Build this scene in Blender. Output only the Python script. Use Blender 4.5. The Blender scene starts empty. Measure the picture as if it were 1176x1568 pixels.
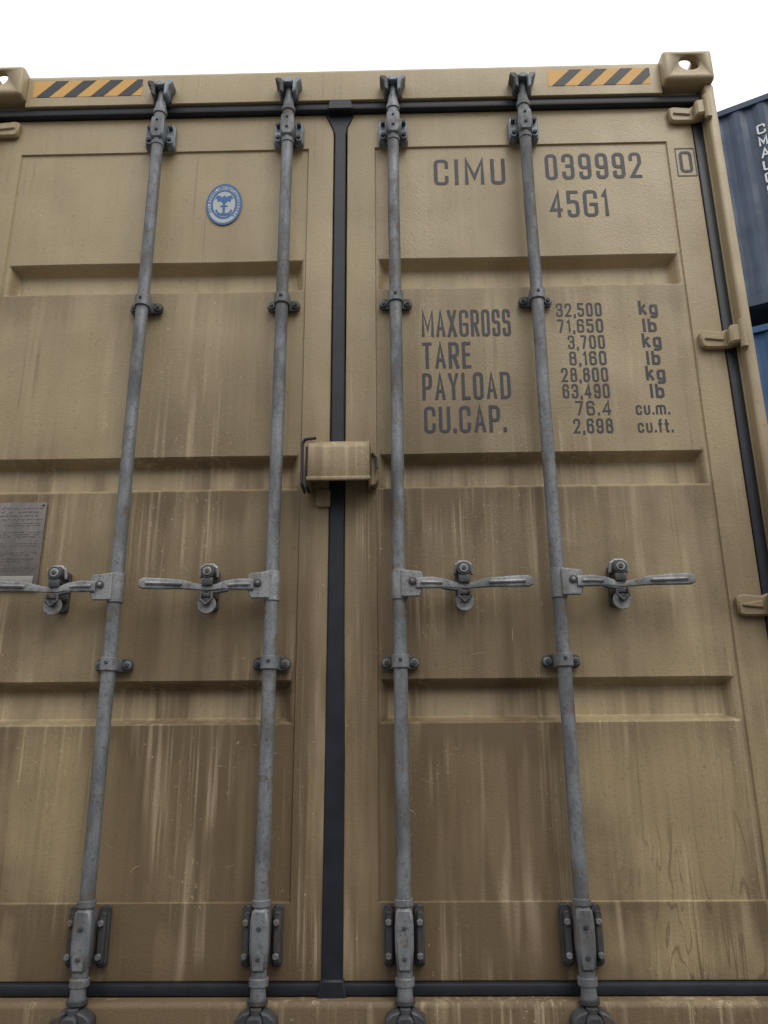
import bpy, bmesh, math, random
from mathutils import Vector, Matrix
random.seed(7)
scene=bpy.context.scene
# ---------------------------------------------------------------- materials
def mat(name):
    m=bpy.data.materials.new(name);m.use_nodes=True
    nt=m.node_tree
    return m,nt,nt.nodes['Principled BSDF']
class N:
    def __init__(s,nt): s.nt=nt;s.tc=None
    def n(s,t,**k):
        x=s.nt.nodes.new(t)
        for a,b in k.items(): setattr(x,a,b)
        return x
    def l(s,a,b): s.nt.links.new(a,b)
    def obj(s):
        if s.tc is None: s.tc=s.n('ShaderNodeTexCoord')
        return s.tc.outputs['Object']
    def coord(s,scale=(1,1,1),loc=(0,0,0)):
        if scale==(1,1,1) and loc==(0,0,0): return s.obj()
        mp=s.n('ShaderNodeMapping')
        mp.inputs['Scale'].default_value=scale;mp.inputs['Location'].default_value=loc
        s.l(s.obj(),mp.inputs['Vector']);return mp.outputs['Vector']
    def noise(s,scale,detail=3,rough=.55,vec=(1,1,1),loc=(0,0,0),dist=0):
        x=s.n('ShaderNodeTexNoise');x.inputs['Scale'].default_value=scale
        x.inputs['Detail'].default_value=detail;x.inputs['Roughness'].default_value=rough
        x.inputs['Distortion'].default_value=dist
        s.l(s.coord(vec,loc),x.inputs['Vector']);return x.outputs['Fac']
    def mr(s,v,a,b,c=0,d=1,smooth=True):
        x=s.n('ShaderNodeMapRange')
        if smooth:x.interpolation_type='SMOOTHSTEP'
        s.l(v,x.inputs['Value'])
        for i,q in zip(('From Min','From Max','To Min','To Max'),(a,b,c,d)): x.inputs[i].default_value=q
        return x.outputs['Result']
    def math(s,op,a,b=0,clamp=False):
        x=s.n('ShaderNodeMath',operation=op);x.use_clamp=clamp
        for i,q in enumerate((a,b)):
            if isinstance(q,(int,float)): x.inputs[i].default_value=q
            else: s.l(q,x.inputs[i])
        return x.outputs[0]
    def mul(s,*a):
        o=a[0]
        for b in a[1:]:o=s.math('MULTIPLY',o,b)
        return o
    def mix(s,f,a,b,blend='MIX'):
        x=s.n('ShaderNodeMix',data_type='RGBA',blend_type=blend)
        if isinstance(f,(int,float)): x.inputs['Factor'].default_value=f
        else: s.l(f,x.inputs['Factor'])
        for i,q in ((6,a),(7,b)):
            if isinstance(q,tuple): x.inputs[i].default_value=q+((1,) if len(q)==3 else ())
            else: s.l(q,x.inputs[i])
        return x.outputs[2]
    def xyz(s):
        sp=s.n('ShaderNodeSeparateXYZ');s.l(s.obj(),sp.inputs[0]);return sp.outputs
def weathered(name,base,dark,light,rough=.42,strength=1.0,door=False):
    m,nt,p=mat(name);g=N(nt)
    X=g.xyz()
    low=g.mr(X[2],0.0,2.6,1,0,False)
    bl=g.noise(1.9,4,.6,loc=(3.1,0,1.7));st0=g.noise(1,3,.65,vec=(10,10,.75),loc=(1.3,0,0))
    blotch=g.mr(bl,.36,.66);stv=g.mr(st0,.36,.70)
    dirt_and_tone=g.math('MULTIPLY',g.math('ADD',g.math('MULTIPLY',blotch,.62),g.math('MULTIPLY',stv,.38)),g.math('ADD',g.math('MULTIPLY',low,1.0),.20))
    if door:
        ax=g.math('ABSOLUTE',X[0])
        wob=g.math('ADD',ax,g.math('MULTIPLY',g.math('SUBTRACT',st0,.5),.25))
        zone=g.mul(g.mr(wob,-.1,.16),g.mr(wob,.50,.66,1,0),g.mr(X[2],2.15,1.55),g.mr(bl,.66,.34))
        dirt_and_tone=g.math('ADD',dirt_and_tone,g.math('MULTIPLY',zone,.60),True)  # darker tone between the outer rods, fading out towards the top
        dirt_and_tone=g.math('ADD',dirt_and_tone,g.math('MULTIPLY',g.mr(X[2],2.3,.9),.22),True)  # whole door gets darker towards the bottom
        dirt_and_tone=g.math('ADD',dirt_and_tone,g.math('MULTIPLY',g.mr(X[2],.20,.12),.45),True)
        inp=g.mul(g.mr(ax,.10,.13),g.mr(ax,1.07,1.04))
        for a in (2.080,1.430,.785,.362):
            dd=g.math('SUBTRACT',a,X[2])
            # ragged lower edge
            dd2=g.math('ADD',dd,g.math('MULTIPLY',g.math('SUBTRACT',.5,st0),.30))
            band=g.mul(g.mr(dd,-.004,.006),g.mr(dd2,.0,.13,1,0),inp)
            dirt_and_tone=g.math('ADD',dirt_and_tone,g.math('MULTIPLY',band,.30),True)
    c=g.mix(g.math('MULTIPLY',dirt_and_tone,.88*strength),base,dark)
    stn=g.noise(1,4,.65,vec=(60,60,1.3))
    st=g.mr(stn,.50,.70)
    mkn=g.noise(1,2,.5,vec=(5,5,2.6),loc=(0,0,5))
    mk=g.mr(mkn,.42,.64)
    zf=g.mr(X[2],2.4,1.3,.22,1)
    c=g.mix(g.mul(st,mk,zf,.46*strength),c,light)
    bs=g.noise(1,2,.5,vec=(17,17,1.5),loc=(7,0,1))
    c=g.mix(g.mul(g.mr(bs,.60,.74),g.mr(st0,.66,.40),zf,.45*strength),c,light)
    if door:
        for a,b in ((2.085,2.165),(1.435,1.512),(.79,.875)):
            rm=g.mul(g.mr(X[2],a,a+.02),g.mr(X[2],b,b-.02),g.mr(st0,.68,.42),inp,.36)
            c=g.mix(rm,c,light)
    dn=g.mr(g.math('SUBTRACT',1.0,stn),.58,.70)
    dm=g.mr(mkn,.58,.36)
    c=g.mix(g.mul(dn,dm,.36*strength),c,dark)
    if door:
        w=g.noise(1,2,.5,vec=(15,15,1.4),loc=(4,0,2),dist=.7)
        line=g.mr(g.math('ABSOLUTE',g.math('SUBTRACT',g.math('FRACT',g.math('MULTIPLY',w,12)),.5)),0,.13,1,0)
        wm=g.mul(g.mr(X[0],.60,.85),g.mr(X[2],.9,.30),g.mr(mkn,.34,.5))
        c=g.mix(g.mul(line,wm,.6),c,dark)
    sp=g.noise(1,2,.7,vec=(120,120,75))
    c=g.mix(g.mul(g.mr(sp,.62,.74),.4*strength),c,dark)
    c=g.mix(g.mul(g.mr(sp,.34,.26),g.mr(mkn,.45,.6),.6*strength),c,light)
    g.l(c,p.inputs['Base Color'])
    r=g.mr(bl,.3,.7,rough-.06,rough+.10)
    r=g.math('ADD',r,g.math('MULTIPLY',dirt_and_tone,.16))
    g.l(r,p.inputs['Roughness'])
    h=g.math('ADD',g.math('MULTIPLY',g.noise(190,1,.5),.0008),g.math('MULTIPLY',g.noise(5,1,.4,vec=(1,1,.7)),.014))
    b=g.n('ShaderNodeBump');b.inputs['Distance'].default_value=1;b.inputs['Strength'].default_value=.9
    g.l(h,b.inputs['Height']);g.l(b.outputs[0],p.inputs['Normal'])
    return m
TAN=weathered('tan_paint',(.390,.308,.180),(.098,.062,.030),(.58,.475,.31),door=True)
def metal(name,c0,c1,rough=.45,met=.55,rust=.25):
    m,nt,p=mat(name);g=N(nt)
    nn=g.noise(14,4,.65,vec=(1,1,.35))
    c=g.mix(g.mr(nn,.35,.68),c0,c1)
    r=g.mr(g.noise(22,4,.7,loc=(5,2,1)),.52,.68)
    c=g.mix(g.math('MULTIPLY',r,rust),c,(.13,.088,.05))
    s=g.noise(140,2,.7)
    c=g.mix(g.math('MULTIPLY',g.mr(s,.54,.7),.6),c,(.06,.055,.05))
    g.l(c,p.inputs['Base Color']);p.inputs['Metallic'].default_value=met
    g.l(g.mr(nn,.3,.7,rough-.05,rough+.18),p.inputs['Roughness'])
    b=g.n('ShaderNodeBump');b.inputs['Distance'].default_value=.0008
    g.l(s,b.inputs['Height']);g.l(b.outputs[0],p.inputs['Normal'])
    return m
STEEL=metal('galvanised_steel',(.215,.230,.250),(.115,.120,.128),.55,.3,.6)
DSTEEL=metal('dark_steel',(.075,.080,.090),(.042,.044,.050),.55,.3,.6)
def simple(name,c,rough=.6,var=.3,sc=20,met=0):
    m,nt,p=mat(name);g=N(nt)
    cc=g.mix(g.mr(g.noise(sc,4,.6),.35,.7),c,tuple(v*(1-var) for v in c))
    g.l(cc,p.inputs['Base Color']);p.inputs['Roughness'].default_value=rough;p.inputs['Metallic'].default_value=met
    return m
RUBBER=simple('rubber_gasket',(.012,.016,.026),.5,.4)
def inkmat(name,c,wear):
    m,nt,p=mat(name);g=N(nt)
    f=g.mr(g.noise(1,4,.7,vec=(60,60,25)),.58,.72)
    g.l(g.mix(g.math('MULTIPLY',f,wear),c,(.20,.16,.10)),p.inputs['Base Color']);p.inputs['Roughness'].default_value=.55
    return m
INK=inkmat('stencil_ink',(.030,.032,.043),.25)
YEL=inkmat('hazard_yellow',(.66,.37,.09),.2)
BLK=inkmat('hazard_black',(.03,.032,.04),.2)
BLUEINK=inkmat('seal_blue',(.04,.13,.32),.2)
WHT=inkmat('seal_white',(.44,.48,.50),.2)
PLATE=metal('plate_aluminium',(.20,.18,.175),(.14,.128,.122),.5,.3,.1)
TAPE=simple('tape',(.28,.27,.25),.5)
NAVY=weathered('navy_paint',(.040,.068,.118),(.025,.04,.06),(.10,.14,.2),.5,.6)
BLUE=weathered('blue_paint',(.012,.068,.17),(.02,.05,.09),(.08,.14,.22),.5,.6)
LETW=simple('white_lettering',(.7,.72,.74),.5,.15)
# ---------------------------------------------------------------- geometry helpers
def finish(bm,name,mt,parent,sharp=35,smooth=True):
    if smooth:
        bm.normal_update()
        for f in bm.faces:f.smooth=True
        for e in bm.edges:
            if len(e.link_faces)==2 and e.calc_face_angle(0)>math.radians(sharp): e.smooth=False
    me=bpy.data.meshes.new(name);bm.to_mesh(me);bm.free()
    ob=bpy.data.objects.new(name,me);scene.collection.objects.link(ob);ob.data.materials.append(mt)
    if parent:ob.parent=parent
    return ob
def empty(name,loc=(0,0,0),rz=0):
    e=bpy.data.objects.new(name,None);scene.collection.objects.link(e);e.location=loc;e.rotation_euler=(0,0,rz);e.empty_display_size=.2
    return e
def merge(dst,src):
    me=bpy.data.meshes.new('t');src.to_mesh(me);src.free();dst.from_mesh(me);bpy.data.meshes.remove(me)
def box(bm,x0,x1,y0,y1,z0,z1,bev=.002,seg=2,M=None):
    t=bmesh.new();bmesh.ops.create_cube(t,size=1)
    for v in t.verts:v.co=Vector(((x0+x1)/2+v.co.x*(x1-x0),(y0+y1)/2+v.co.y*(y1-y0),(z0+z1)/2+v.co.z*(z1-z0)))
    if bev:bmesh.ops.bevel(t,geom=t.edges[:],offset=min(bev,.45*min(abs(x1-x0),abs(y1-y0),abs(z1-z0))),segments=seg,affect='EDGES',profile=.5)
    if M:t.transform(M)
    merge(bm,t)
def cyl(bm,p0,p1,r,r2=None,seg=24,bev=.0015):
    p0=Vector(p0);p1=Vector(p1);d=p1-p0
    t=bmesh.new();bmesh.ops.create_cone(t,cap_ends=True,segments=seg,radius1=r,radius2=r if r2 is None else r2,depth=d.length)
    if bev:
        es=[e for e in t.edges if any(len(f.verts)>4 for f in e.link_faces)]
        bmesh.ops.bevel(t,geom=es,offset=bev,segments=1,affect='EDGES')
    t.transform(Matrix.Translation((p0+p1)/2)@d.to_track_quat('Z','Y').to_matrix().to_4x4());merge(bm,t)
def prism(bm,pts,y0,y1,bev=.002,axis='y'):
    t=bmesh.new()
    def P(a,b,c): return (a,c,b) if axis=='y' else (c,a,b)   # axis x: pts are (y,z)
    a=[t.verts.new(P(x,z,y0)) for x,z in pts];b=[t.verts.new(P(x,z,y1)) for x,z in pts]
    t.faces.new(a);t.faces.new(b[::-1]);n=len(pts)
    for i in range(n):t.faces.new((a[i],b[i],b[(i+1)%n],a[(i+1)%n]))
    bmesh.ops.recalc_face_normals(t,faces=t.faces[:])
    if bev:bmesh.ops.bevel(t,geom=t.edges[:],offset=bev,segments=1,affect='EDGES')
    merge(bm,t)
def rrect(x0,x1,z0,z1,r,n=5):
    o=[]
    for cx,cz,a0 in ((x1-r,z1-r,0),(x0+r,z1-r,90),(x0+r,z0+r,180),(x1-r,z0+r,270)):
        for i in range(n+1):
            a=math.radians(a0+90*i/n);o.append((cx+r*math.cos(a),cz+r*math.sin(a)))
    return o
def stadium(cx,cz,rx,rz,n=24):
    return [(cx+rx*math.cos(2*math.pi*i/n),cz+rz*math.sin(2*math.pi*i/n)) for i in range(n)]
def tube(bm,pts,r,seg=12):
    for a,b in zip(pts[:-1],pts[1:]): cyl(bm,a,b,r,seg=seg,bev=0)
    for p in pts:
        t=bmesh.new();bmesh.ops.create_uvsphere(t,u_segments=seg,v_segments=8,radius=r);t.transform(Matrix.Translation(p));merge(bm,t)

C=empty('shipping_container')
# ---------------------------------------------------------------- door leaves
FY=.066;PY=.072;RD=.040
ribs=[(2.080,2.190),(1.430,1.537),(.785,.900)]
ZB,ZT=.192,2.745
def sm(t):
    t=max(0,min(1,t));return t*t*(3-2*t)
pi_,po_=.111,1.058;pb_,pt_=.365,2.606
def panel_y(s,x,z):
    return PY+.0020*math.sin(x*7.1+s)*math.sin(z*4.3+1.1*s)*sm(min(x-pi_,po_-x)/.1)*sm(min(z-pb_,pt_-z)/.1)
def leaf(s):
    xi,xo=(.018,1.150) if s>0 else (.026,1.150)
    pi,po,pb,pt=pi_,po_,pb_,pt_
    ri,ro=.116,1.050;e=.026
    xs=[xi,xi+.002,xi+.005,pi-.003,pi,pi+.0015,ri]+[ri+e*k/6 for k in range(1,7)]+[ro-e*k/6 for k in range(6,-1,-1)]+[po-.0015,po,po+.003,xo-.005,xo-.002,xo]
    xs+=[.2+.05*k for k in range(17)]
    zs=[ZB,ZB+.002,ZB+.005,pb-.003,pb,pb+.002,pt-.002,pt,pt+.003,ZT-.005,ZT-.002,ZT]
    for a,b in ribs: zs+=[a+.020*k/6 for k in range(7)]+[b-.024*k/6 for k in range(7)]
    z=.25
    while z<2.7:
        zs.append(z);z+=.05
    xs=sorted(set(round(v,5) for v in xs));zs=sorted(set(round(v,5) for v in zs))
    def y(x,z):
        d=min(x-xi,xo-x,z-ZB,ZT-z)
        if d<.0045: return FY+.0035*(1-math.sqrt(max(0,1-(1-d/.005)**2)))
        v=FY
        if pi-.0005<=x<=po+.0005 and pb-.0005<=z<=pt+.0005:
            v=panel_y(s,x,z)
            for a,b in ribs:
                fz=min(sm((z-a)/.020),sm((b-z)/.024));fx=min(sm((x-ri)/e),sm((ro-x)/e))
                v+=RD*min(fz,fx)
        return v
    bm=bmesh.new();G=[[bm.verts.new((s*x,y(x,z),z)) for z in zs] for x in xs]
    for i in range(len(xs)-1):
        for j in range(len(zs)-1):
            q=[G[i][j],G[i+1][j],G[i+1][j+1],G[i][j+1]]
            bm.faces.new(q if s>0 else q[::-1])
    for loop in ([G[i][0] for i in range(len(xs))],[G[-1][j] for j in range(len(zs))],[G[i][-1] for i in range(len(xs)-1,-1,-1)],[G[0][j] for j in range(len(zs)-1,-1,-1)]):
        back=[bm.verts.new((v.co.x,.125,v.co.z)) for v in loop]
        for k in range(len(loop)-1):
            q=[loop[k],back[k],back[k+1],loop[k+1]];bm.faces.new(q if s>0 else q[::-1])
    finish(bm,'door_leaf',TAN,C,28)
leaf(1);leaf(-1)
# rubber gaskets round the leaves
bm=bmesh.new()
for s in (1,-1):
    x0,x1=sorted((s*1.1505,s*1.1825));box(bm,x0,x1,.062,.10,.17,2.76,.004)
box(bm,-1.18,1.18,.044,.10,2.7455,2.773,.005)
box(bm,-1.18,1.18,.052,.10,.165,.1915,.005)
prism(bm,[(-.030,.17),(.022,.17),(.0235,.7),(.016,1.4),(.014,2.66),(.020,2.69),(.040,2.735),(.040,2.768),(-.056,2.768),(-.056,2.742),(-.033,2.69),(-.023,2.66),(-.023,1.5),(-.027,.9)],.061,.100,.003)
prism(bm,[(-.048,2.738),(.040,2.738),(.032,2.779),(-.040,2.779)],.034,.095,.004)
prism(bm,[(-.040,.158),(.032,.158),(.026,.200),(-.032,.200)],.047,.098,.004)
finish(bm,'door_gasket',RUBBER,C)
# ---------------------------------------------------------------- frame: header, sill, posts, body
bm=bmesh.new()
prism(bm,[(.035,2.774),(.035,2.890),(.040,2.902),(.16,2.908),(.16,2.774)],-1.057,1.057,.002,'x')
for s in (1,-1):
    x0,x1=sorted((s*1.057,s*1.180));box(bm,x0,x1,.060,.15,2.774,2.80,.003)
prism(bm,[(.020,.012),(.020,.150),(.026,.162),(.16,.164),(.16,.012)],-1.057,1.057,.002,'x')
for s in (1,-1):
    x0,x1=sorted((s*1.188,s*1.219));box(bm,x0,x1,.022,.16,.119,2.795,.008,3)
    x0,x1=sorted((s*1.1825,s*1.190));box(bm,x0,x1,.060,.15,.119,2.777,.002)
finish(bm,'rear_frame',TAN,C)
bm=bmesh.new()
L=12.19
def corr(bm,x,y0,y1,z0,z1,s,per=.28,dep=.036):
    y=y0;pts=[]
    while y<y1:
        pts+=[(x,y),(x,y+per*.25),(x-s*dep,y+per*.5),(x-s*dep,y+per*.75)];y+=per
    pts=[p for p in pts if p[1]<y1]+[(x,y1)]
    a=[bm.verts.new((p[0],p[1],z0)) for p in pts];b=[bm.verts.new((p[0],p[1],z1)) for p in pts]
    for i in range(len(pts)-1):bm.faces.new((a[i],a[i+1],b[i+1],b[i]))
for s in (1,-1):
    corr(bm,s*1.21,.16,L-.16,.15,2.82,s)
    x0,x1=sorted((s*1.15,s*1.218));box(bm,x0,x1,.178,L-.178,.02,.16,.004);box(bm,x0,x1,.178,L-.178,2.80,2.895,.004)
    box(bm,x0,x1,L-.16,L,.119,2.777,.004)
box(bm,-1.15,1.15,.161,L-.05,2.84,2.885,.003)
box(bm,-1.15,1.15,.161,L-.05,.10,.16,.003)
box(bm,-1.15,1.15,L-.10,L-.04,.15,2.84,.003)
finish(bm,'body_shell',TAN,C,20)
def casting(cx,cy,cz,par,mt,s,face):
    bm=bmesh.new();box(bm,cx-.081,cx+.081,cy-.089,cy+.089,cz-.059,cz+.059,.012,3)
    ob=finish(bm,'corner_casting',mt,par)
    cb=bmesh.new();box(cb,cx-.062,cx+.062,cy-.070,cy+.070,cz-.042,cz+.042,.003)
    top=1 if cz>1 else -1
    c2=bmesh.new();prism(c2,stadium(cx+s*.004,cz+.006,.036,.031),cy-.12,cy,0)
    c3=bmesh.new();pr=[(x,y) for x,y in rrect(cx-.032,cx+.032,cy-.062,cy+.062,.030)]
    a=[c3.verts.new((x,y,cz)) for x,y in pr];b=[c3.verts.new((x,y,cz+top*.1)) for x,y in pr]
    c3.faces.new(a);c3.faces.new(b)
    for i in range(len(pr)):c3.faces.new((a[i],a[(i+1)%len(pr)],b[(i+1)%len(pr)],b[i]))
    bmesh.ops.recalc_face_normals(c3,faces=c3.faces[:])
    c4=bmesh.new();prism(c4,stadium(cy,cz,.040,.026),cx if s>0 else cx-.12,cx+.12 if s>0 else cx,0,'x')
    cs=[finish(c,'cut',mt,None,smooth=False) for c in (cb,c2,c3,c4)]
    for c in cs:
        m=ob.modifiers.new('b','BOOLEAN');m.object=c;m.operation='DIFFERENCE';m.solver='EXACT'
    dg=bpy.context.evaluated_depsgraph_get();me=bpy.data.meshes.new_from_object(ob.evaluated_get(dg))
    ob.modifiers.clear();ob.data=me
    for c in cs:bpy.data.objects.remove(c)
for s in (1,-1):
    for z in (2.855,.059):
        casting(s*1.138,.089,z,C,TAN,s,-1)
# hinges
bm=bmesh.new()
for s in (1,-1):
    for z in (2.700,1.878,1.083,.275):
        x=lambda a:s*a
        h=.030
        pts=[(x(1.075),z-h*.8),(x(1.072),z+h*.8),(x(1.090),z+h),(x(1.140),z+h*.8),(x(1.150),z+h),(x(1.196),z+h*1.25),(x(1.199),z-h*.6),(x(1.150),z-h),(x(1.09),z-h)]
        if s<0:pts=pts[::-1]
        prism(bm,pts,.046,.0655,.005)
        prism(bm,[(x(1.150),z-h),(x(1.150),z+h),(x(1.203),z+h*1.3),(x(1.203),z-h*.7)],.018,.050,.007)
        prism(bm,[(x(1.085),z-.004),(x(1.14),z-.010),(x(1.14),z+.012),(x(1.085),z+.004)],.040,.050,.003)
        cyl(bm,(x(1.186),.020,z-.045),(x(1.186),.020,z+.045),.011)
finish(bm,'door_hinges',TAN,C)
# ---------------------------------------------------------------- lock rods
RY=.020
RX=[-.594,-.172,.170,.594]
rod=bmesh.new();brk=bmesh.new();dk=bmesh.new();tanb=bmesh.new();gal=bmesh.new()
for k,x in enumerate(RX):
    # rods are knocked slightly out of true in service
    zz=[.215,.372,.94,1.30,1.65,2.017,2.35,2.725];off=[0,0,0,random.uniform(-.002,.002),random.uniform(-.0025,.0025),0,random.uniform(-.002,.002),0]
    for i in range(len(zz)-1):
        cyl(rod,(x+off[i],RY,zz[i]-.0005),(x+off[i+1],RY,zz[i+1]+.0005),.0182,seg=32,bev=0)
    for z,hh,r in ((2.722,.018,.022),(2.594,.012,.0208),(.372,.016,.022),(.205,.018,.023)):
        cyl(rod,(x,RY,z-hh/2),(x,RY,z+hh/2),r)
    for z in (2.017,.940):
        prism(dk,rrect(x-.050,x+.050,z-.018,z+.018,.014),.054,.066,.002)
        cyl(brk,(x,RY,z-.017),(x,RY,z+.017),.0235,seg=28)
        box(brk,x-.022,x+.022,RY,.062,z-.017,z+.017,.003)
        for s in (1,-1):
            cyl(brk,(x+s*.037,.048,z),(x+s*.037,.056,z),.011);cyl(dk,(x+s*.037,.043,z),(x+s*.037,.050,z),.0065,seg=6)
        cyl(dk,(x,RY-.027,z+.004),(x,RY-.018,z+.004),.005,seg=8)
    z0,z1=2.603,2.694
    for s in (1,-1):
        a,b=sorted((x+s*.020,x+s*.048))
        prism(gal,rrect(a,b,z0,z1,.010),.040,.064,.003)
        prism(gal,rrect(a+.004,b-.004,z0+.006,z0+.040,.008),.030,.042,.002)
        for zq in (z0+.022,z1-.020):
            cyl(dk,(x+s*.034,.024,zq),(x+s*.034,.042,zq),.0075,seg=6)
    prism(rod,[(x-.018,z0+.005),(x-.023,z0+.03),(x-.020,z1),(x+.020,z1),(x+.023,z0+.03),(x+.018,z0+.005)],RY-.023,.06,.006)
    cyl(dk,(x,RY-.027,z0+.035),(x,RY-.018,z0+.035),.005,seg=8);cyl(dk,(x,RY-.027,z1-.018),(x,RY-.018,z1-.018),.004,seg=8)
    D=-.022
    cyl(rod,(x,RY,2.725),(x,RY,2.760),.020,.015);cyl(rod,(x,RY,2.755),(x,RY,2.832+D),.015,.013)
    prism(dk,[(x-.030,2.795+D),(x-.036,2.864+D),(x+.036,2.864+D),(x+.030,2.795+D),(x+.014,2.785+D),(x-.014,2.785+D)],.024,.036,.003)
    for s in (1,-1):
        q=[(x+s*.015,2.790+D),(x+s*.027,2.798+D),(x+s*.028,2.826+D),(x+s*.043,2.842+D),(x+s*.041,2.852+D),(x+s*.022,2.850+D),(x+s*.014,2.835+D)]
        prism(dk if s<0 else gal,q,-.010,.034,.003)
    prism(gal,[(x-.012,2.828+D),(x-.016,2.842+D),(x,2.852+D),(x+.016,2.842+D),(x+.012,2.828+D)],-.012,.030,.003)
    z0,z1=.228,.362
    for s in (1,-1):
        a,b=sorted((x+s*.024,x+s*.049))
        prism(dk,rrect(a,b,z0,z1,.010),.044,.0645,.003)
        prism(dk,rrect(a+.006,b-.003,z0+.010,z1-.012,.007),.026,.046,.003)
        for zq in (z0+.028,z1-.034):
            cyl(brk,(x+s*.037,.018,zq),(x+s*.037,.028,zq),.008,seg=6)
    prism(rod,[(x-.017,z0),(x-.022,z0+.05),(x-.022,z1-.03),(x-.018,z1),(x+.018,z1),(x+.022,z1-.03),(x+.022,z0+.05),(x+.017,z0)],RY-.024,.05,.006)
    for zq in (z0+.03,z1-.04):cyl(dk,(x,RY-.028,zq),(x,RY-.02,zq),.0055,seg=8)
    cyl(rod,(x,RY-.004,.215),(x,RY-.004,.165),.016,.019);cyl(dk,(x,RY-.004,.172),(x,RY-.004,.160),.024)
    for s in (1,-1):
        q=[(x+s*.012,.155),(x+s*.030,.150),(x+s*.046,.138),(x+s*.048,.118),(x+s*.030,.108),(x+s*.020,.120)]
        prism(dk,q,-.022,.024,.004)
        prism(tanb if (k+s)%2 else dk,[(x+s*.026,.118),(x+s*.046,.112),(x+s*.044,.060),(x+s*.026,.060)],-.012,.024,.004)
    cyl(dk,(x,-.004,.158),(x,-.004,.100),.013,.017)
    prism(dk,[(x-.02,.132),(x-.014,.146),(x+.014,.146),(x+.02,.132),(x+.012,.104),(x-.012,.104)],-.03,.018,.004)
finish(rod,'lock_rods',STEEL,C);finish(brk,'rod_guides',STEEL,C);finish(gal,'cam_brackets',metal('bracket_zinc',(.26,.30,.35),(.15,.17,.20),.5,.3,.35),C);finish(dk,'cam_keepers',DSTEEL,C);finish(tanb,'keeper_feet',TAN,C)
# ---------------------------------------------------------------- handles
hs=bmesh.new();hd=bmesh.new()
for k,x in enumerate(RX):
    s=-1 if k<2 else 1
    bx=x+s*(.172 if k in (1,2) else .163)
    z=1.142
    tilt=random.uniform(-.004,.004)
    X=lambda a:x+s*a
    cyl(hs,(x,RY,z-.040),(x,RY,z+.040),.0215)
    prism(hs,[(X(.004),z-.036),(X(.004),z+.038),(X(.060),z+.032),(X(.064),z-.006),(X(.054),z-.036)],-.006,.004,.003)
    prism(hs,[(X(.012),z-.026),(X(.012),z+.026),(X(.05),z+.02),(X(.05),z-.026)],.004,.034,.002)
    cyl(hd,(X(.034),-.012,z+.006),(X(.034),-.004,z+.006),.010);cyl(hs,(X(.034),-.015,z+.006),(X(.034),-.011,z+.006),.005)
    P=[(.045,.015,.0),(.085,.016,.001),(.125,.012,.0),(.150,.009,-.003),(.172,.0085,-.004),(.200,.009,-.002),(.235,.013,.002),(.300,.0155,.004),(.340,.016,.005),(.352,.010,.005)]
    Yv=[-.008,-.009,-.002,.010,.014,.010,-.002,-.006,-.007,-.007]
    t=bmesh.new();rings=[]
    for (a,h,dz),yy in zip(P,Yv):
        rings.append([t.verts.new((X(a),yy+dy,z+dz+dzz+tilt*a/.35)) for dy,dzz in ((-.004,-h*.75),(-.005,0),(-.004,h*.75),(0,h),(.005,h*.7),(.005,-h*.7),(0,-h))])
    for r0,r1 in zip(rings[:-1],rings[1:]):
        for i in range(7):t.faces.new((r0[i],r0[(i+1)%7],r1[(i+1)%7],r1[i]))
    t.faces.new(rings[0]);t.faces.new(rings[-1][::-1]);bmesh.ops.recalc_face_normals(t,faces=t.faces[:]);merge(hs,t)
    tube(hs,[(X(.06),-.014,z+.001),(X(.11),-.010,z)],.005,8);tube(hs,[(X(.24),-.009,z+.003+tilt*.7),(X(.33),-.012,z+.005+tilt*.95)],.005,8)
    tube(hd,[(X(.115),-.006,z-.014),(X(.14),.004,z-.016),(X(.165),.006,z-.018)],.004,8)
    # retainer
    prism(hd,rrect(bx-.019,bx+.019,z-.058,z+.054,.010),.056,.0715,.002)
    box(hd,bx-.012,bx+.012,.018,.060,z+.014,z+.026,.004)
    cyl(hd,(bx,-.002,z+.040),(bx,.060,z+.040),.018);cyl(hs,(bx,-.006,z+.040),(bx,0,z+.040),.012);cyl(hd,(bx,-.009,z+.040),(bx,-.004,z+.040),.006)
    tube(hs,[(bx-.022,.022,z+.030),(bx-.020,.018,z+.052),(bx-.010,.018,z+.060),(bx+.010,.018,z+.060),(bx+.020,.018,z+.052),(bx+.022,.022,z+.030)],.005,8)
    box(hd,bx-.015,bx+.015,.000,.010,z+.002,z+.024,.003)
    cyl(hs,(bx,.008,z-.048),(bx,.014,z-.048),.025,seg=28);cyl(hd,(bx,.003,z-.042),(bx,.008,z-.042),.010)
    box(hd,bx-.019,bx+.019,.002,.060,z-.030,z-.018,.003)
    tube(hd,[(bx-.014,.0,z-.018),(bx-.016,-.002,z-.036),(bx,-.003,z-.050),(bx+.016,-.002,z-.036),(bx+.014,.0,z-.018)],.0035,8)
finish(hs,'door_handles',metal('handle_steel',(.31,.32,.335),(.17,.18,.185),.52,.4,.45),C);finish(hd,'handle_retainers',DSTEEL,C)
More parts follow.
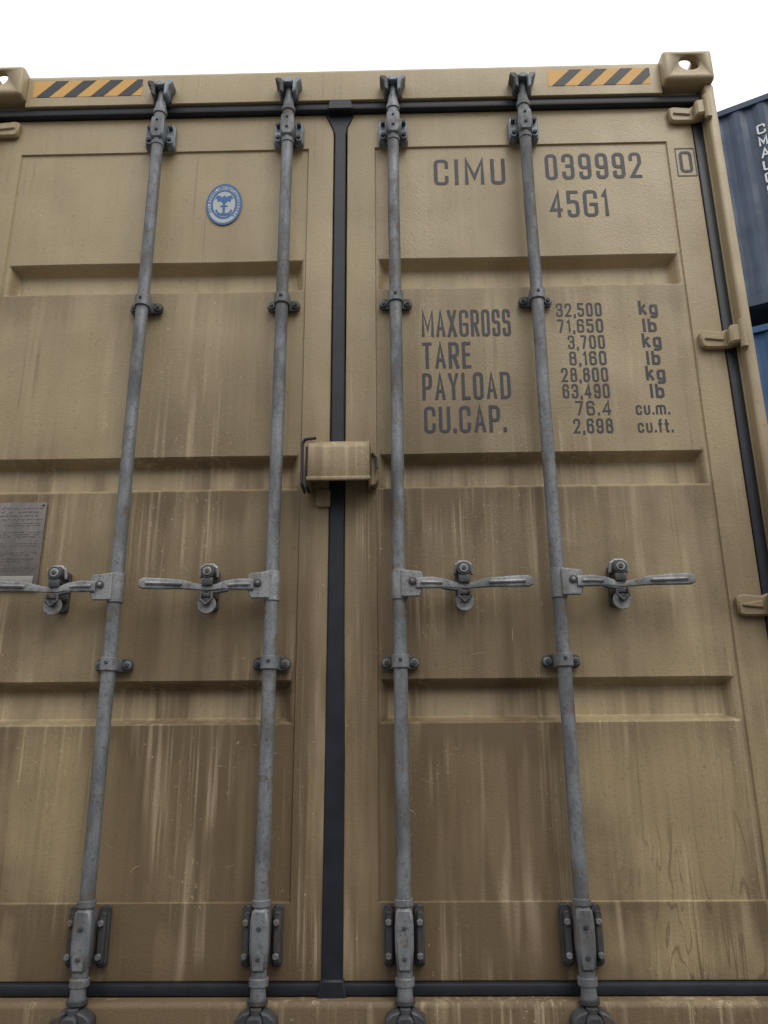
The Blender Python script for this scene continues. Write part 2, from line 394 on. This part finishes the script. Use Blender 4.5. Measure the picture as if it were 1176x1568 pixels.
# ---------------------------------------------------------------- lock box over the centre gap
bm=bmesh.new();dz=-.014
pf=[(.066,1.562),(.030,1.566),(-.004,1.562),(-.020,1.552),(-.028,1.536),(-.028,1.448),(-.022,1.444),(-.022,1.534),(-.014,1.546),(.028,1.556),(.066,1.552)]
prism(bm,[(a,b+dz) for a,b in pf],-.078,.092,.0015,'x')
for a in (-.078,.0875):
    prism(bm,[(u,v+dz) for u,v in [(.066,1.565),(-.004,1.563),(-.026,1.545),(-.027,1.444),(.010,1.432),(.066,1.432)]],a,a+.0045,.001,'x')
box(bm,-.081,.095,-.034,-.022,1.438+dz,1.450+dz,.003)
prism(bm,[(.092,1.545+dz),(.112,1.535+dz),(.118,1.510+dz),(.116,1.460+dz),(.108,1.442+dz),(.092,1.440+dz)],.030,.060,.004)
box(bm,-.062,-.022,.052,.0655,1.375,1.425,.003)
finish(bm,'lock_box',TAN,C)
bm=bmesh.new();tube(bm,[(-.060,-.018,1.567+dz),(-.088,-.012,1.566+dz),(-.096,-.008,1.556+dz),(-.097,.0,1.44+dz),(-.092,.03,1.425+dz)],.0045,10)
box(bm,-.088,-.080,.0,.060,1.43+dz,1.55+dz,.002)
tube(bm,[(.10,.026,1.535+dz),(.112,.02,1.52+dz),(.112,.02,1.49+dz)],.004,8)
finish(bm,'lock_box_bracket',DSTEEL,C)
# ---------------------------------------------------------------- scuffs and chips in the paint
bm=bmesh.new()
def scratch(s,x,z,length,ang,w):
    p=Vector((x,z));a=ang;pts=[p.copy()]
    for i in range(7):
        a+=random.uniform(-.7,.7)*.6;p=p+Vector((math.cos(a),math.sin(a)))*length/7;pts.append(p.copy())
    vs=[]
    for i,q in enumerate(pts):
        d=(pts[min(i+1,7)]-pts[max(i-1,0)]).normalized();n=Vector((-d.y,d.x))*w*(.3+.7*math.sin(math.pi*(i+.3)/7.6))
        if not(.13<q.x<1.03): vs=[];break
        vs.append([bm.verts.new((s*c.x,panel_y(s,c.x,c.y)-.0006,c.y)) for c in (q+n,q-n)])
    for u,v in zip(vs[:-1],vs[1:]):
        bm.faces.new((u[0],u[1],v[1],v[0]) if s<0 else (u[0],v[0],v[1],u[1]))
for i in range(46):
    s=random.choice((1,-1));zc=random.choice((random.uniform(.40,.74),random.uniform(.96,1.38),random.uniform(.40,.74),random.uniform(1.58,1.60)))
    if i in (3,9,15): s,x,zc=1,.165+.01*i/3,.56+.006*i
    else: x=random.uniform(.15,1.0)
    scratch(s,x,zc,random.uniform(.010,.05),random.uniform(0,6.28),random.uniform(.0003,.0009))
finish(bm,'paint_scuffs',simple('scuff',(.40,.33,.22),.6),C,smooth=False)
# ---------------------------------------------------------------- lettering (stroke font)
G={'0':(.42,['c',(0,0),(1,0),(1,1),(0,1)]),'O':(.45,['c',(0,0),(1,0),(1,1),(0,1)]),
'1':(.22,['o',(0,.82),(.9,1),(.9,0)]),'2':(.42,['o',(0,.74),(0,1),(1,1),(1,.6),(0,0),(1,0)]),
'3':(.42,['o',(0,.76),(0,1),(1,1),(1,.53),(.35,.53)],['o',(.5,.53),(1,.53),(1,0),(0,0),(0,.24)]),
'4':(.46,['o',(.76,0),(.76,1),(0,.26),(1,.26)]),'5':(.42,['s',(1,1),(.02,1),(0,.56)],['o',(0,.60),(1,.60),(1,0),(0,0),(0,.20)]),
'6':(.42,['c',(0,0),(1,0),(1,.57),(0,.57)],['o',(0,.3),(0,1),(1,1),(1,.78)]),'7':(.42,['o',(0,1),(1,1),(.35,0)]),
'8':(.42,['c',(0,0),(1,0),(1,.54),(0,.54)],['c',(.05,.54),(.95,.54),(.95,1),(.05,1)]),
'9':(.42,['c',(0,.44),(1,.44),(1,1),(0,1)],['o',(1,.7),(1,0),(0,0),(0,.22)]),
'C':(.45,['o',(1,.70),(1,1),(0,1),(0,0),(1,0),(1,.30)]),'I':(.10,['o',(.5,0),(.5,1)]),'M':(.60,['o',(0,0),(0,1),(.5,.25),(1,1),(1,0)]),
'U':(.45,['o',(0,1),(0,0),(1,0),(1,1)]),'G':(.50,['o',(1,.76),(1,1),(0,1),(0,0),(1,0),(1,.46)],['o',(.55,.46),(1,.46)]),
'A':(.46,['o',(0,0),(.5,1),(1,0)],['o',(.2,.30),(.8,.30)]),'X':(.46,['o',(0,0),(1,1)],['o',(0,1),(1,0)]),
'R':(.45,['o',(0,0),(0,1)],['o',(0,1),(1,1),(1,.47),(.1,.47)],['o',(.5,.47),(1,0)]),'S':(.43,['o',(1,.76),(1,1),(0,1),(0,.53),(1,.53),(1,0),(0,0),(0,.24)]),
'T':(.42,['o',(.5,0),(.5,1)],['o',(0,1),(1,1)]),'E':(.38,['o',(0,0),(0,1)],['o',(0,1),(1,1)],['o',(0,0),(1,0)],['o',(0,.52),(.85,.52)]),
'P':(.43,['o',(0,0),(0,1)],['o',(0,1),(1,1),(1,.44),(.1,.44)]),'Y':(.46,['o',(0,1),(.5,.45),(1,1)],['o',(.5,.48),(.5,0)]),
'L':(.38,['o',(0,1),(0,0)],['o',(0,0),(1,0)]),'D':(.48,['o',(.08,0),(.08,1)],['D',(0,1),(1,1),(1,0),(0,0)]),
'.':(.09,['o',(.5,0),(.5,.07)]),',':(.09,['o',(.6,.05),(.2,-.12)]),' ':(.3,),
'k':(.38,['o',(0,0),(0,1)],['o',(.9,.68),(0,.3)],['o',(.3,.42),(1,0)]),
'g':(.40,['c',(0,0),(1,0),(1,.66),(0,.66)],['o',(1,.66),(1,-.28),(0,-.28)]),'l':(.10,['o',(.5,0),(.5,1)]),
'b':(.40,['o',(0,0),(0,1)],['c',(0,0),(1,0),(1,.66),(0,.66)]),'c':(.38,['o',(1,.5),(1,.68),(0,.68),(0,0),(1,0),(1,.18)]),
'u':(.38,['o',(0,.7),(0,0),(1,0),(1,.7)]),'m':(.62,['o',(0,0),(0,.68),(1,.68),(1,0)],['o',(.5,.6),(.5,0)]),
'f':(.26,['o',(.4,0),(.4,1),(1,1)],['o',(0,.66),(1,.66)]),'t':(.26,['o',(.4,1),(.4,0),(1,0)],['o',(0,.66),(1,.66)]),
'N':(.45,['o',(0,0),(0,1),(1,0),(1,1)])}
def roundpts(pts,closed,r):
    n=len(pts);out=[]
    for i,p in enumerate(pts):
        if not closed and i in (0,n-1): out.append(p);continue
        a=Vector(pts[i-1]);b=Vector(p);c=Vector(pts[(i+1)%n])
        u=(a-b);v=(c-b);lu,lv=u.length,v.length;u.normalize();v.normalize()
        if abs(u.dot(v))<.25:
            q=min(r,lu*.48,lv*.48)
            s0=b+u*q;s1=b+v*q
            for k in range(5):
                t=k/4;out.append(tuple((1-t)**2*s0+2*t*(1-t)*b+t*t*s1))
        else: out.append(p)
    return out
def text(bm,s,x0,x1,z0,h,y,t=None,rot=None,gap=.13):
    # y: number = flat plane, callable = follow the sheet (x,z)->y
    t=t or h*.128
    adv=sum(G[c][0]+gap for c in s)-gap
    sx=(x1-x0)/(adv*h);px=x0
    k=0
    for c in s:
        w=G[c][0]*h*sx
        for st in G[c][1:]:
            cl=st[0]=='c';ww=max(w-t,1e-5)
            pts=[(px+t/2+a*ww,z0+t/2+b*(h-t)) for a,b in st[1:]]
            if w<t*1.3: pts=[(px+w/2+(a-.5)*max(w-t,.0),z0+t/2+b*(h-t)) for a,b in st[1:]]
            if not cl:
                for i,j in ((0,1),(-1,-2)):
                    d=Vector(pts[i])-Vector(pts[j]);d.normalize();pts[i]=tuple(Vector(pts[i])+d*t*(.45 if st[0]=='o' and len(st)==3 else .35))
            if st[0]!='s': pts=roundpts(pts,cl,h*(.20 if st[0]=='D' else .13))
            n=len(pts);L=[];R=[]
            for i,p in enumerate(pts):
                p=Vector(p)
                a=Vector(pts[i-1]) if (cl or i>0) else None;b=Vector(pts[(i+1)%n]) if (cl or i<n-1) else None
                d1=(p-a).normalized() if a is not None and (p-a).length>1e-7 else None;d2=(b-p).normalized() if b is not None and (b-p).length>1e-7 else None
                if d1 is None:d1=d2
                if d2 is None:d2=d1
                n1=Vector((-d1.y,d1.x));n2=Vector((-d2.y,d2.x));m=(n1+n2);m=m.normalized() if m.length>.05 else n1
                q=t/2/max(.42,m.dot(n1));L.append(p+m*q);R.append(p-m*q)
            kk=k%9;k+=1
            def V(p):
                yy=(y(p.x,p.y) if callable(y) else y)-kk*.00010
                co=Vector((p.x,yy,p.y))
                return bm.verts.new(rot@co if rot else co)
            vl=[V(p) for p in L];vr=[V(p) for p in R]
            for i in range(n if cl else n-1):
                j=(i+1)%n;bm.faces.new((vr[i],vr[j],vl[j],vl[i]))
        px+=w+gap*h*sx
bm=bmesh.new();TY=lambda x,z:panel_y(1,x,z)-.0007
text(bm,'CIMU',.300,.531,2.460,.100,TY,.0120,gap=.2);text(bm,'039992',.661,.972,2.472,.100,TY,.0118,gap=.16);text(bm,'45G1',.666,.852,2.329,.100,TY,.0114,gap=.15)
BX0,BX1,BZ0,BZ1=1.082,1.145,2.470,2.580
text(bm,'0',1.093,1.134,2.484,.083,FY-.001,.010)
for a in ((BX0,BX1,BZ0,BZ0+.004),(BX0,BX1,BZ1-.004,BZ1),(BX0,BX0+.003,BZ0+.0041,BZ1-.0041),(BX1-.003,BX1,BZ0+.0041,BZ1-.0041)):
    q=[bm.verts.new(p) for p in ((a[0],FY-.001,a[2]),(a[1],FY-.001,a[2]),(a[1],FY-.001,a[3]),(a[0],FY-.001,a[3]))];bm.faces.new(q)
text(bm,'MAX',.248,.355,1.912,.092,TY,.0090,gap=.10);text(bm,'GROSS',.3625,.518,1.912,.092,TY,.0090,gap=.12);text(bm,'TARE',.248,.394,1.806,.088,TY,.0097);text(bm,'PAYLOAD',.246,.507,1.704,.088,TY,.0095);text(bm,'CU.CAP.',.249,.487,1.599,.085,TY,.0097)
rows=['32,500','71,650','3,700','8,160','28,800','63,490','76.4','2,698']
zb=[1.974,1.919,1.864,1.810,1.756,1.703,1.648,1.592]
wd=[.138,.138,.110,.110,.138,.138,.105,.115]
un=['kg','lb','kg','lb','kg','lb','cu.m.','cu.ft.']
for i,r in enumerate(rows):
    text(bm,r,.797-wd[i],.797,zb[i],.046,TY,.0060,gap=.15)
    if i<6:
        if un[i]=='kg': text(bm,'kg',.909,.966,zb[i]+.002,.048,TY,.0082)
        else: text(bm,'lb',.917,.957,zb[i]-.002,.046,TY,.0082)
    else: text(bm,un[i],.868,.966 if i==6 else .970,zb[i],.042,TY,.0058)
finish(bm,'stencil_lettering',INK,C,smooth=False)
# ---------------------------------------------------------------- hazard decals on header
by=bmesh.new();bb=bmesh.new()
def quad(bm,p,y):bm.faces.new([bm.verts.new((a,y,b)) for a,b in p])
for x0,x1 in ((-1.035,-.668),(.685,1.022)):
    z0,z1=2.812,2.878
    quad(by,[(x0,z0),(x1,z0),(x1,z1),(x0,z1)],.0342)
    w=(x1-x0)/4.0
    for k in range(4):
        a=x0+.012+k*w; q=[(a,z0),(a+w*.48,z0),(a+w*.48+.062,z1),(a+.062,z1)]
        q=[(min(x,x1),z) for x,z in q]
        if a+w*.48+.062>x1: q=[(a,z0),(min(a+w*.48,x1),z0),(x1,z0+(z1-z0)*max(0,(x1-a-w*.48))/.062),(x1,z1),(min(a+.062,x1),z1)]
        quad(bb,q,.0336)
finish(by,'hazard_decal',YEL,C,smooth=False);finish(bb,'hazard_stripes',BLK,C,smooth=False)
# ---------------------------------------------------------------- oval seal on left door
cx,cz,rx,rz=-.378,2.402,.058,.078
def ringm(bm,a,b,y,n=64):
    A=[];B=[]
    for i in range(n):
        t=2*math.pi*i/n;A.append(bm.verts.new((cx+rx*a*math.cos(t),y,cz+rz*a*math.sin(t))));B.append(bm.verts.new((cx+rx*b*math.cos(t),y,cz+rz*b*math.sin(t))))
    for i in range(n):j=(i+1)%n;bm.faces.new((A[i],B[i],B[j],A[j]))
SY=PY-.0028
b1=bmesh.new();ringm(b1,.0001,1.0,SY);finish(b1,'seal_backing',WHT,C,smooth=False)
b2=bmesh.new();ringm(b2,.90,1.0,SY-.0004);ringm(b2,.62,.72,SY-.0004)
for i in range(26):
    t=math.radians(205-250*i/25)
    M=Matrix.Translation((cx+rx*.81*math.cos(t),0,cz+rz*.81*math.sin(t)))@Matrix.Rotation(math.pi/2-t,4,'Y')
    text(b2,random.choice('CAEMOSTNRLU'),-.0034,.0034,-.0055,.011,SY-.0004,.0018,M)
for sgn in (1,-1):
    quad(b2,[(cx+sgn*x,cz+z) for x,z in ((0,.012),(.010,.030),(.024,.034),(.030,.018),(.024,.022),(.020,.008),(.012,.012),(.004,.002))][::sgn],SY-.0006)
    quad(b2,[(cx+sgn*x,cz+z) for x,z in ((.0,-.036),(.016,-.032),(.024,-.018),(.027,-.026),(.018,-.042),(.0,-.046))][::sgn],SY-.0006)
quad(b2,[(cx-.004,cz-.036),(cx+.004,cz-.036),(cx+.004,cz+.012),(cx-.004,cz+.012)],SY-.0008)
quad(b2,[(cx-.012,cz-.010),(cx+.012,cz-.010),(cx+.012,cz-.005),(cx-.012,cz-.005)],SY-.0010)
quad(b2,[(cx-.005,cz+.014),(cx+.005,cz+.012),(cx+.008,cz+.026),(cx,cz+.034),(cx-.006,cz+.028)],SY-.0008)
finish(b2,'seal_emblem',BLUEINK,C,smooth=False)
# ---------------------------------------------------------------- approval plate
bm=bmesh.new();box(bm,-1.035,-.832,PY-.008,PY-.003,1.150,1.402,.001);ob=finish(bm,'approval_plate',PLATE,C)
bm=bmesh.new()
z=1.385
while z>1.20:
    x=-1.02
    while x<-.85:
        w=random.uniform(.004,.018)
        if random.random()<.8: quad(bm,[(x,z-.0018),(min(x+w,-.84),z-.0018),(min(x+w,-.84),z),(x,z)],PY-.0084)
        x+=w+.004
    z-=random.choice((.0065,.0065,.011,.02))
finish(bm,'plate_markings',simple('plate_print',(.08,.075,.07)),C,smooth=False)
bm=bmesh.new();box(bm,-.985,-.845,PY-.0105,PY-.0092,1.158,1.188,.0003);finish(bm,'plate_tape',TAPE,C)
bm=bmesh.new()
for a,b in ((-1.028,1.395),(-.84,1.395),(-.838,1.158)):cyl(bm,(a,PY-.012,b),(a,PY-.006,b),.004,seg=10)
finish(bm,'plate_rivets',STEEL,C)
# ---------------------------------------------------------------- neighbouring stacked containers, plus an added unseen stack
def other(loc,rz,h,mt,letters=None):
    E=empty('shipping_container',loc,rz);L=12.19;D=2.44
    bm=bmesh.new()
    per=.28;dep=.036;x=.15;pts=[]
    while x<L-.15:
        pts+=[(x,.02),(x+per*.25,.02),(x+per*.5,.02+dep),(x+per*.75,.02+dep)];x+=per
    pts=[p for p in pts if p[0]<L-.15]+[(L-.15,.02)]
    for yy,sg in ((0,1),(D,-1)):
        a=[bm.verts.new((p[0],yy+sg*p[1],.14)) for p in pts];b=[bm.verts.new((p[0],yy+sg*p[1],h-.08)) for p in pts]
        for i in range(len(pts)-1):bm.faces.new((a[i],a[i+1],b[i+1],b[i]))
        y0,y1=sorted((yy+sg*.004,yy+sg*.07))
        box(bm,.178,L-.178,y0,y1,.02,.15,.004);box(bm,.178,L-.178,y0,y1,h-.09,h-.008,.004)
        for xx in (.0,L-.16):box(bm,xx,xx+.16,y0,y1,.118,h-.118,.01)
    for xx in (.03,L-.07):box(bm,xx,xx+.04,.07,D-.07,.12,h-.1,.003)
    box(bm,.05,L-.05,.07,D-.07,h-.06,h-.03,.003);box(bm,.05,L-.05,.07,D-.07,.1,.14,.003)
    finish(bm,'body_shell',mt,E,20)
    bm=bmesh.new()
    for xx in (.0,L-.178):
        for yy in (0,D-.162):
            for zz in (0,h-.118):box(bm,xx,xx+.178,yy,yy+.162,zz,zz+.118,.01)
    finish(bm,'corner_castings',mt,E)
    if letters:
        bm=bmesh.new();lx,lz=letters
        for i,c in enumerate('CMAU09541'):
            text(bm,c,lx,lx+.10,lz-i*.18,.14,.012,.022)
        finish(bm,'side_lettering',LETW,E,smooth=False)
    return E
dx,dy=.875,-.484;rz=math.atan2(dy,dx)
P0=Vector((4.46,6.08))
def at(s):p=P0+Vector((dx,dy))*s;return p.x,p.y
a=at(-6.5)
other((a[0],a[1],5.62),rz,2.90,NAVY,(6.5+.32,2.34))
other((a[0],a[1],2.76),rz,2.62,BLUE)
other((a[0],a[1],0),rz,2.74,NAVY)
RED=weathered('oxide_paint',(.16,.05,.03),(.06,.03,.02),(.25,.14,.1),.5,.7)
other((-7.5,-11.5,0),0,2.6,RED);other((-6.9,-11.5,2.62),0,2.6,NAVY)  # unseen stack added behind the camera to darken the lower door and its reflections
# ---------------------------------------------------------------- ground
m,nt,p=mat('yard_asphalt');g=N(nt)
c=g.mix(g.mr(g.noise(.6,3,.6),.3,.7),(.09,.088,.085),(.055,.053,.05))
g.l(c,p.inputs['Base Color']);p.inputs['Roughness'].default_value=.85
bm=bmesh.new();bmesh.ops.create_grid(bm,x_segments=2,y_segments=2,size=400);finish(bm,'ground',m,None,smooth=False)
# ---------------------------------------------------------------- overcast sky and veiled sun
w=bpy.data.worlds.new('World');scene.world=w;w.use_nodes=True;nt=w.node_tree;g=N(nt)
bg=nt.nodes['Background'];sky=g.n('ShaderNodeTexSky');sky.sky_type='NISHITA';sky.sun_disc=False
EL,AZ=math.radians(52),math.radians(150)
sky.sun_elevation=EL;sky.sun_rotation=AZ;sky.air_density=1.0;sky.dust_density=6;sky.ozone_density=1
hsv=g.n('ShaderNodeHueSaturation');hsv.inputs['Saturation'].default_value=.3
g.l(sky.outputs[0],hsv.inputs['Color'])
tc=g.n('ShaderNodeTexCoord');sp=g.n('ShaderNodeSeparateXYZ');g.l(tc.outputs['Generated'],sp.inputs[0])
el=g.mr(sp.outputs[2],0,1,4.8,14.5,False)
nz=g.n('ShaderNodeTexNoise');nz.inputs['Scale'].default_value=2.2;nz.inputs['Detail'].default_value=2;g.l(tc.outputs['Generated'],nz.inputs['Vector'])
el=g.math('MULTIPLY',el,g.mr(nz.outputs['Fac'],.3,.7,.92,1.08))
cl=g.n('ShaderNodeCombineColor');g.l(el,cl.inputs[0]);g.l(el,cl.inputs[1]);g.l(el,cl.inputs[2])
col=g.mix(.84,hsv.outputs[0],cl.outputs[0])
g.l(col,bg.inputs['Color']);bg.inputs['Strength'].default_value=.138
sl=bpy.data.lights.new('sun','SUN');sl.energy=.9;sl.angle=math.radians(30);sl.color=(1,.94,.82)
so=bpy.data.objects.new('sun',sl);scene.collection.objects.link(so)
d=Vector((math.sin(AZ)*math.cos(EL),math.cos(AZ)*math.cos(EL),math.sin(EL)))
so.rotation_euler=d.to_track_quat('Z','Y').to_euler();so.location=(3,-6,8)
# ---------------------------------------------------------------- camera
yaw,pitch,roll=-.0178,.2874,-.0081
f=Vector((math.sin(yaw)*math.cos(pitch),math.cos(yaw)*math.cos(pitch),math.sin(pitch)))
r0=Vector((math.cos(yaw),-math.sin(yaw),0));u0=r0.cross(f)
R=math.cos(roll)*r0+math.sin(roll)*u0;U=-math.sin(roll)*r0+math.cos(roll)*u0
cd=bpy.data.cameras.new('camera');cam=bpy.data.objects.new('camera',cd);scene.collection.objects.link(cam)
M=Matrix((R,U,-f)).transposed().to_4x4();M.translation=Vector((.166,-1.9983,.750));cam.matrix_world=M
cd.sensor_fit='VERTICAL';cd.sensor_height=36;cd.lens=36*1169.3/1568;cd.clip_end=1000;cd.clip_start=.05
scene.camera=cam
scene.view_settings.view_transform='Standard';scene.view_settings.look='None';scene.view_settings.exposure=0
